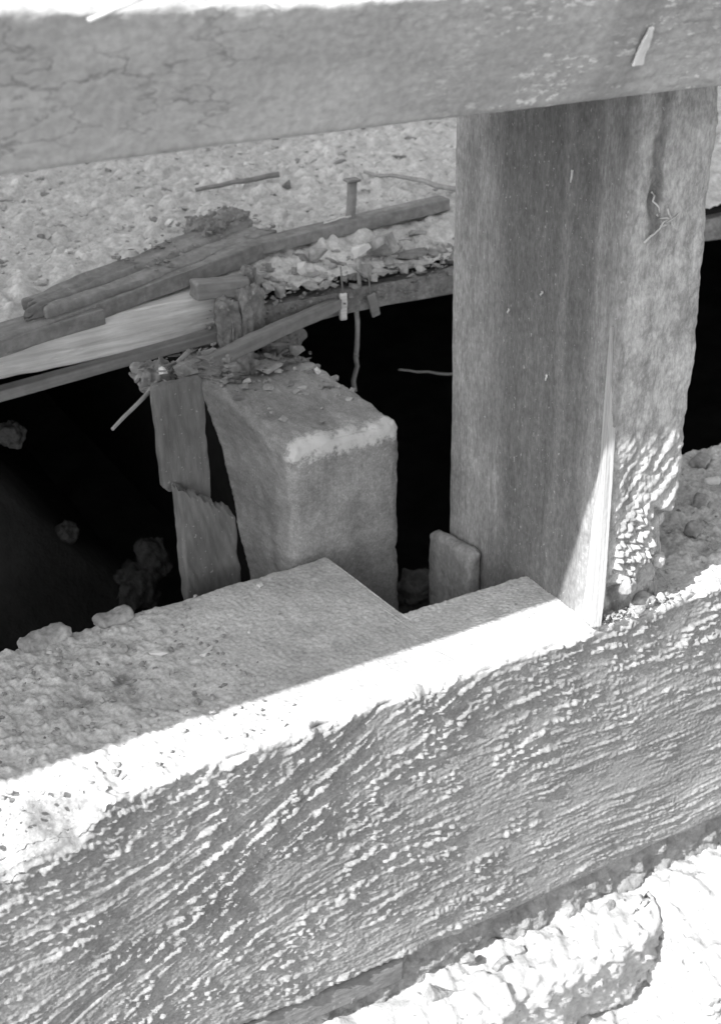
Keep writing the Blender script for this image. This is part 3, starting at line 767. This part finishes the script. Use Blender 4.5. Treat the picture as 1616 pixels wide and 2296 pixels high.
stone('joist_chip', (-0.072, 0.294, 0.0805), (.030, .020, .008), 52, 'chip', 'broad flat mortar chip lying on the joist top', .3)
stone('joist_chip', (-0.049, 0.280, 0.0805), (.020, .012, .006), 53, 'chip', 'small flat mortar chip near the right edge of the joist top', -.3)
stone('joist_chip', (-0.044, 0.270, 0.0805), (.006, .006, .006), 54, 'chip_pale', 'white crumb on the right edge of the joist top', .3)
stone('joist_chip', (-0.095, 0.280, 0.0805), (.010, .006, .004), 55, 'chip_pale', 'white crumb on the left edge of the joist top', .3)
stone('joist_chip', (-0.040, 0.310, 0.0805), (.014, .012, .010), 56, 'chip', 'rounded mortar crumb at the back of the joist top', .3)
stone('joist_chip', (-.160, .222, .122), (.022, .014, .008), 57, 'chip_dark', 'flat dark stone resting on the broken stud', .1)
stone('lime_lump', (-.176, .224, .124), (.007, .006, .007), 58, 'chip_pale', 'white lime crumb in the debris above the broken stud', .1)
stone('sill_chip', (-.212, .098, .000), (.015, .008, .003), 59, 'chip_pale', 'pale angular chip lying on the middle of the sill top', .9, n=9)
stone('sill_chip', (-.181, .103, .000), (.004, .003, .0025), 60, 'chip_pale', 'tiny pale chip on the sill right of the angular chip', .3)
stone('sill_chip', (-.152, .149, .000), (.005, .004, .003), 61, 'chip_pale', 'tiny pale chip at the back edge of the sill near the joist', .3)
stone('sill_chip', (-.238, .108, .001), (.014, .004, .003), 62, 'chip_pale', 'narrow pale sliver on the crumbled left part of the sill', -.6)
lump('sill_stone', (-.246, .160, -.003), (.024, .014, .008), 63, 'chip', 'low stone perched on the back edge of the sill at left', .1)
lump('sill_stone', (-.290, .158, -.003), (.030, .016, .009), 64, 'chip', 'flat stone on the back edge of the sill, far left', .2)
lump('sill_stone', (.128, .060, -.001), (.011, .010, .009), 65, 'chip', 'rounded stone on the sill top right of the post', .2)
lump('sill_stone', (.160, .090, -.001), (.020, .010, .006), 66, 'chip', 'flat broken piece on the sill top behind the rounded stone', .7)
lump('sill_stone', (.205, .140, -.001), (.020, .012, .007), 67, 'chip', 'flat grey piece at the back of the sill right of the post', .5)
lump('sill_stone', (.190, .112, -.001), (.012, .006, .005), 68, 'chip_pale', 'small pale piece in the middle of the sill right of the post', -.4)
lump('post_foot_chip', (.020, -.001, .020), (.012, .008, .009), 69, 'chip', 'white angular chip stuck to the crumbling foot of the post', .4)
lump('post_foot_chip', (.036, .003, .000), (.018, .010, .010), 70, 'chip', 'pale rubble lump on the sill arris at the foot of the post', .3)
lump('post_foot_chip', (.047, .005, .026), (.008, .008, .010), 71, 'gravel', 'small white crumb at the right of the crumbling post foot', .8)
lump('post_foot_chip', (.052, .004, .000), (.006, .006, .006), 72, 'gravel', 'small white crumb on the sill under the post hollow', .8)
# pale lumps in the crawl space, their dimness put into the colour
lump('buried_stone', (-.230, .420, .008), (.020, .02, .022), 81, 'dimmed', 'dim pale stone in the dark crawl space at the far left', .2)
lump('buried_stone', (-.197, .420, -.082), (.018, .016, .016), 82, 'dimmed', 'small dim pale stone in the middle of the dark crawl space', .2)
lump('buried_stone', (-.128, .420, -.135), (.024, .02, .034), 83, 'dimmed', 'dim grey lump close left of the broken stud', .2)
lump('buried_stone', (-.150, .420, -.165), (.045, .03, .045), 84, 'dimmed', 'largest dim lump just above the back edge of the sill', .2)
lump('mortar_block', (-.004, .200, -.105), (.045, .030, .040), 85, 'dimmed', 'darkened mortar lump at the bottom of the notch beside the joist', .2)

# loose gravel on the floor, on the floor edge, on the joist and on the left of the sill
def scatter(name, n, fn, smin, smax, mat, seed, flat=.6, elong=.5, **kw):
    rr = np.random.RandomState(seed); T = [rock(1000 + i, 1, 1, flat, 11) for i in range(10)]
    Vs = []; Fs = []; off = 0
    for i in range(n):
        p = fn(rr)
        if p is None: continue
        V, F = T[i % 10]; s = smin + (smax - smin) * rr.random_sample() ** 2.6
        a = rr.random_sample() * 6.28; c, sn = math.cos(a), math.sin(a)
        st = np.array([1 + elong * rr.random_sample(), 1, 1])
        v = V * s * st; v = np.stack([v[:, 0] * c - v[:, 1] * sn, v[:, 0] * sn + v[:, 1] * c, v[:, 2] - .2 * s], -1) + p
        Vs.append(v); Fs += [tuple(int(k) + off for k in f) for f in F]; off += len(v)
    return obj(name, make_mesh(name, np.vstack(Vs), Fs, mat, False), **kw)
def on_floor(rr):
    x = rr.uniform(-.36, .62); y = .40 + .42 * rr.random_sample(); return np.array([x, y, floor_z(x, y)])
scatter('gravel', 3000, on_floor, .0012, .011, 'gravel', 3, label='pale loose gravel and grit strewn over the dirt floor', cat='gravel', kind='stuff')
scatter('dark_crumbs', 320, on_floor, .002, .012, 'dark', 4, elong=2.5, label='dark wood crumbs scattered over the dirt floor', cat='crumbs', kind='stuff')
def on_edge(rr):
    x = rr.uniform(-.06, .20); y = .336 + .05 * rr.random_sample(); return np.array([x, y, .117 + .25 * (y - .336) + .004 * rr.random_sample()])
scatter('rubble', 900, on_edge, .0015, .012, 'chip', 5, .7, 1.6, label='fine broken mortar rubble heaped along the floor edge', cat='rubble', kind='stuff')
def on_joist(rr):
    x = rr.uniform(-.114, -.038); y = .19 + .15 * rr.random_sample() ** .7
    if rr.random_sample() > (y - .18) / .12: return None
    return np.array([x, y, .0815])
scatter('joist_grit', 260, on_joist, .0015, .009, 'chip', 7, label='grit and crumbs lying on the joist top', cat='grit', kind='stuff')
def on_sill(rr):
    if rr.random_sample() < .65: x = rr.uniform(-.40, -.19)
    else: x = rr.uniform(.075, .30)
    y = rr.uniform(.008, .158); return np.array([x, y, .0006])
scatter('sill_grit', 900, on_sill, .0008, .0055, 'chip', 9, label='grit and crumbs lying on the weathered sill top', cat='grit', kind='stuff')

def on_foot(rr):
    x = .004 + abs(rr.normal()) * .03; return np.array([x, .001 + .020 * rr.random_sample() if x > .06 else -.001 + .004 * rr.random_sample(), .0005 + (.006 * rr.random_sample() if x < .055 else 0)])
scatter('foot_crumbs', 160, on_foot, .001, .0055, 'chip', 15, elong=.8, label='crumbled rot lying on the sill at the foot of the post', cat='crumbs', kind='stuff')
def on_slab(rr):
    t = rr.uniform(-.02, .12); u = rr.uniform(-.03, .024) * (1.2 if t > .04 else .8); a = math.radians(24)
    return np.array([-.125 + t * math.cos(a) - u * math.sin(a), .383 + t * math.sin(a) + u * math.cos(a), .1495 + .10 * u + (.004 if t > .05 else 0)])
scatter('rot_crumbs', 130, on_slab, .0012, .005, 'rot', 11, elong=1.5, label='dark rot crumbs covering the long splintered plank', cat='crumbs', kind='stuff')
def on_nest(rr):
    x = rr.uniform(-.19, -.038); y = .285 + .045 * rr.random_sample()
    if x < -.13:
        y = .215 + .035 * rr.random_sample(); return np.array([x, y, .118 + .010 * rr.random_sample() ** 2])
    return np.array([x, y, .082 + .014 * rr.random_sample() ** 1.5 * (y - .26) / .07])
scatter('rot_slivers', 330, on_nest, .0015, .0075, 'dark', 12, .45, elong=3.0, label='dark slivers and crumbs heaped where the joist meets the floor', cat='debris', kind='stuff')
def on_edge_face(rr):
    x = rr.uniform(-.10, .22); return np.array([x, .330 + .006 * rr.random_sample(), .098 + .022 * rr.random_sample()])
scatter('edge_crumbs', 220, on_edge_face, .0015, .008, 'rot', 13, .6, elong=2.0, label='crumbling rot clinging to the floor edge timber', cat='crumbs', kind='stuff')

# ================================================================== FOUNDATION
def foundation():
    root = thing('stone_foundation', (0, 0, -.56), 'rough pale stone foundation wall under the timber sill', 'foundation')
    def part(name, V, F, mat): 
        V = V.copy(); V[:, 2] += .56
        return obj(name, make_mesh('foundation_' + name, V, F, mat), root)
    # earthy mortar bed, set back under the sill
    V, N, F = rbox((-.5, .034, -.42), (.45, .15, -.231), .004, (.002, .01, .002))
    V = V + N * ((.006 * fbm(V * 55, 4, 5, .6) + .0012 * noise(V * 330, 6)) * np.clip(-N[:, 1], 0, 1))[:, None]
    part('mortar', V, F, 'mortar')
    for lo, hi in (((-3.4, .036, -.56), (-.5, .15, -.231)), ((.45, .036, -.56), (2.2, .15, -.231)), ((-.5, .03, -.56), (.45, .15, -.42)),
                   ((-3.4, .15, -.56), (-3.3, 2.3, .097)), ((2.1, .15, -.56), (2.2, 2.3, .097)), ((-3.3, 2.2, -.56), (2.1, 2.3, .14))):
        V, F = rough_box(lo, hi, .006, .12, .004, 9, 7); part('mortar', V, F, 'mortar')
    # stones: (x0,x1, back y, front y, top z at back, top drop, bottom z)
    for i, (x0, x1, y0, z1, drop, zb) in enumerate([(-.62, -.305, -.012, -.270, .006, -.34), (-.308, -.105, -.016, -.268, .006, -.34), (-.112, .092, -.010, -.267, .006, -.350), (.080, .33, -.055, -.266, .034, -.36),
                                                    (-.50, -.12, -.085, -.350, .01, -.46), (-.13, .10, -.115, -.344, .02, -.46), (.09, .42, -.125, -.340, .03, -.46), (-.4, -.02, -.10, -.465, .01, -.58), (-.01, .40, -.14, -.465, .01, -.58)]):
        V, N, F = rbox((x0, y0, zb), (x1, .06, z1), .010, .0024 if i in (2, 3, 5, 6) else .005)
        S = V.copy()
        d1, d2, rid = worley(S[:, 0] * 110 + S[:, 2] * 60, S[:, 1] * 110 + S[:, 2] * 70, 30 + i)
        V = V + N * (.006 * fbm(S * 28, 4, 20 + i, .6) + .005 * np.clip(.6 - d1, 0, 1) * (rid > .4) + .0020 * fbm(S * 190, 2, 40 + i) + .0012 * noise(S * 420, 50 + i))[:, None]
        tp = np.clip((S[:, 2] - zb) / (z1 - zb), 0, 1)
        V[:, 2] -= tp * drop * np.clip((.012 - S[:, 1]) / (.012 - y0), 0, 1)
        V[:, 1] += np.clip(z1 - drop - S[:, 2] - .004, 0, .1) * .20 * (S[:, 1] < .03)
        e = np.clip((S[:, 0] - (x1 - .05)) / .05, 0, 1) ** 2
        V[:, 1] += e * .020 * (S[:, 1] < .01) * (i == 2)
        part('stone', V, F, 'stone')
    # strip of wood in the joint
    V, F = rough_box((-.36, .0285, -.254), (-.118, .045, -.2325), .003, .0025, .001, 40, 9, (.3, 1, 1)); part('packing_strip', V, F, 'dark')
    for sd, (cx, cy, cz, s) in enumerate([(-.100, .016, -.272, .022), (-.070, .026, -.262, .012), (-.048, .018, -.270, .016), (-.03, .022, -.270, .012), (.05, .024, -.270, .012)]):
        V, F = rock(300 + sd, s, s * .8, s * .8); V = V + np.array([cx, cy, cz]); V[:, 2] += .56
        obj('mortar_lump', make_mesh('mortar_lump', V, F, 'mortar', False), root)
foundation()

# ================================================================== ADDED WALL, UNSEEN LEFT OF THE VIEW, TO SHADE THE INTERIOR
w = thing('shade_wall', (-3.3, 0, .385), 'tall unseen wall of grey upright boards added on the rail for shade', 'wall')
V, N, F = rbox((0, 0, 0), (.196, .026, 2.75), .004, (.1, .02, .4))
bm_ = make_mesh('shade_wall_plank', V, F, 'board')
for i in range(14):
    obj('board', bm_, w, (i * .2 + .002, .001 * ((i * 7) % 5), .004))
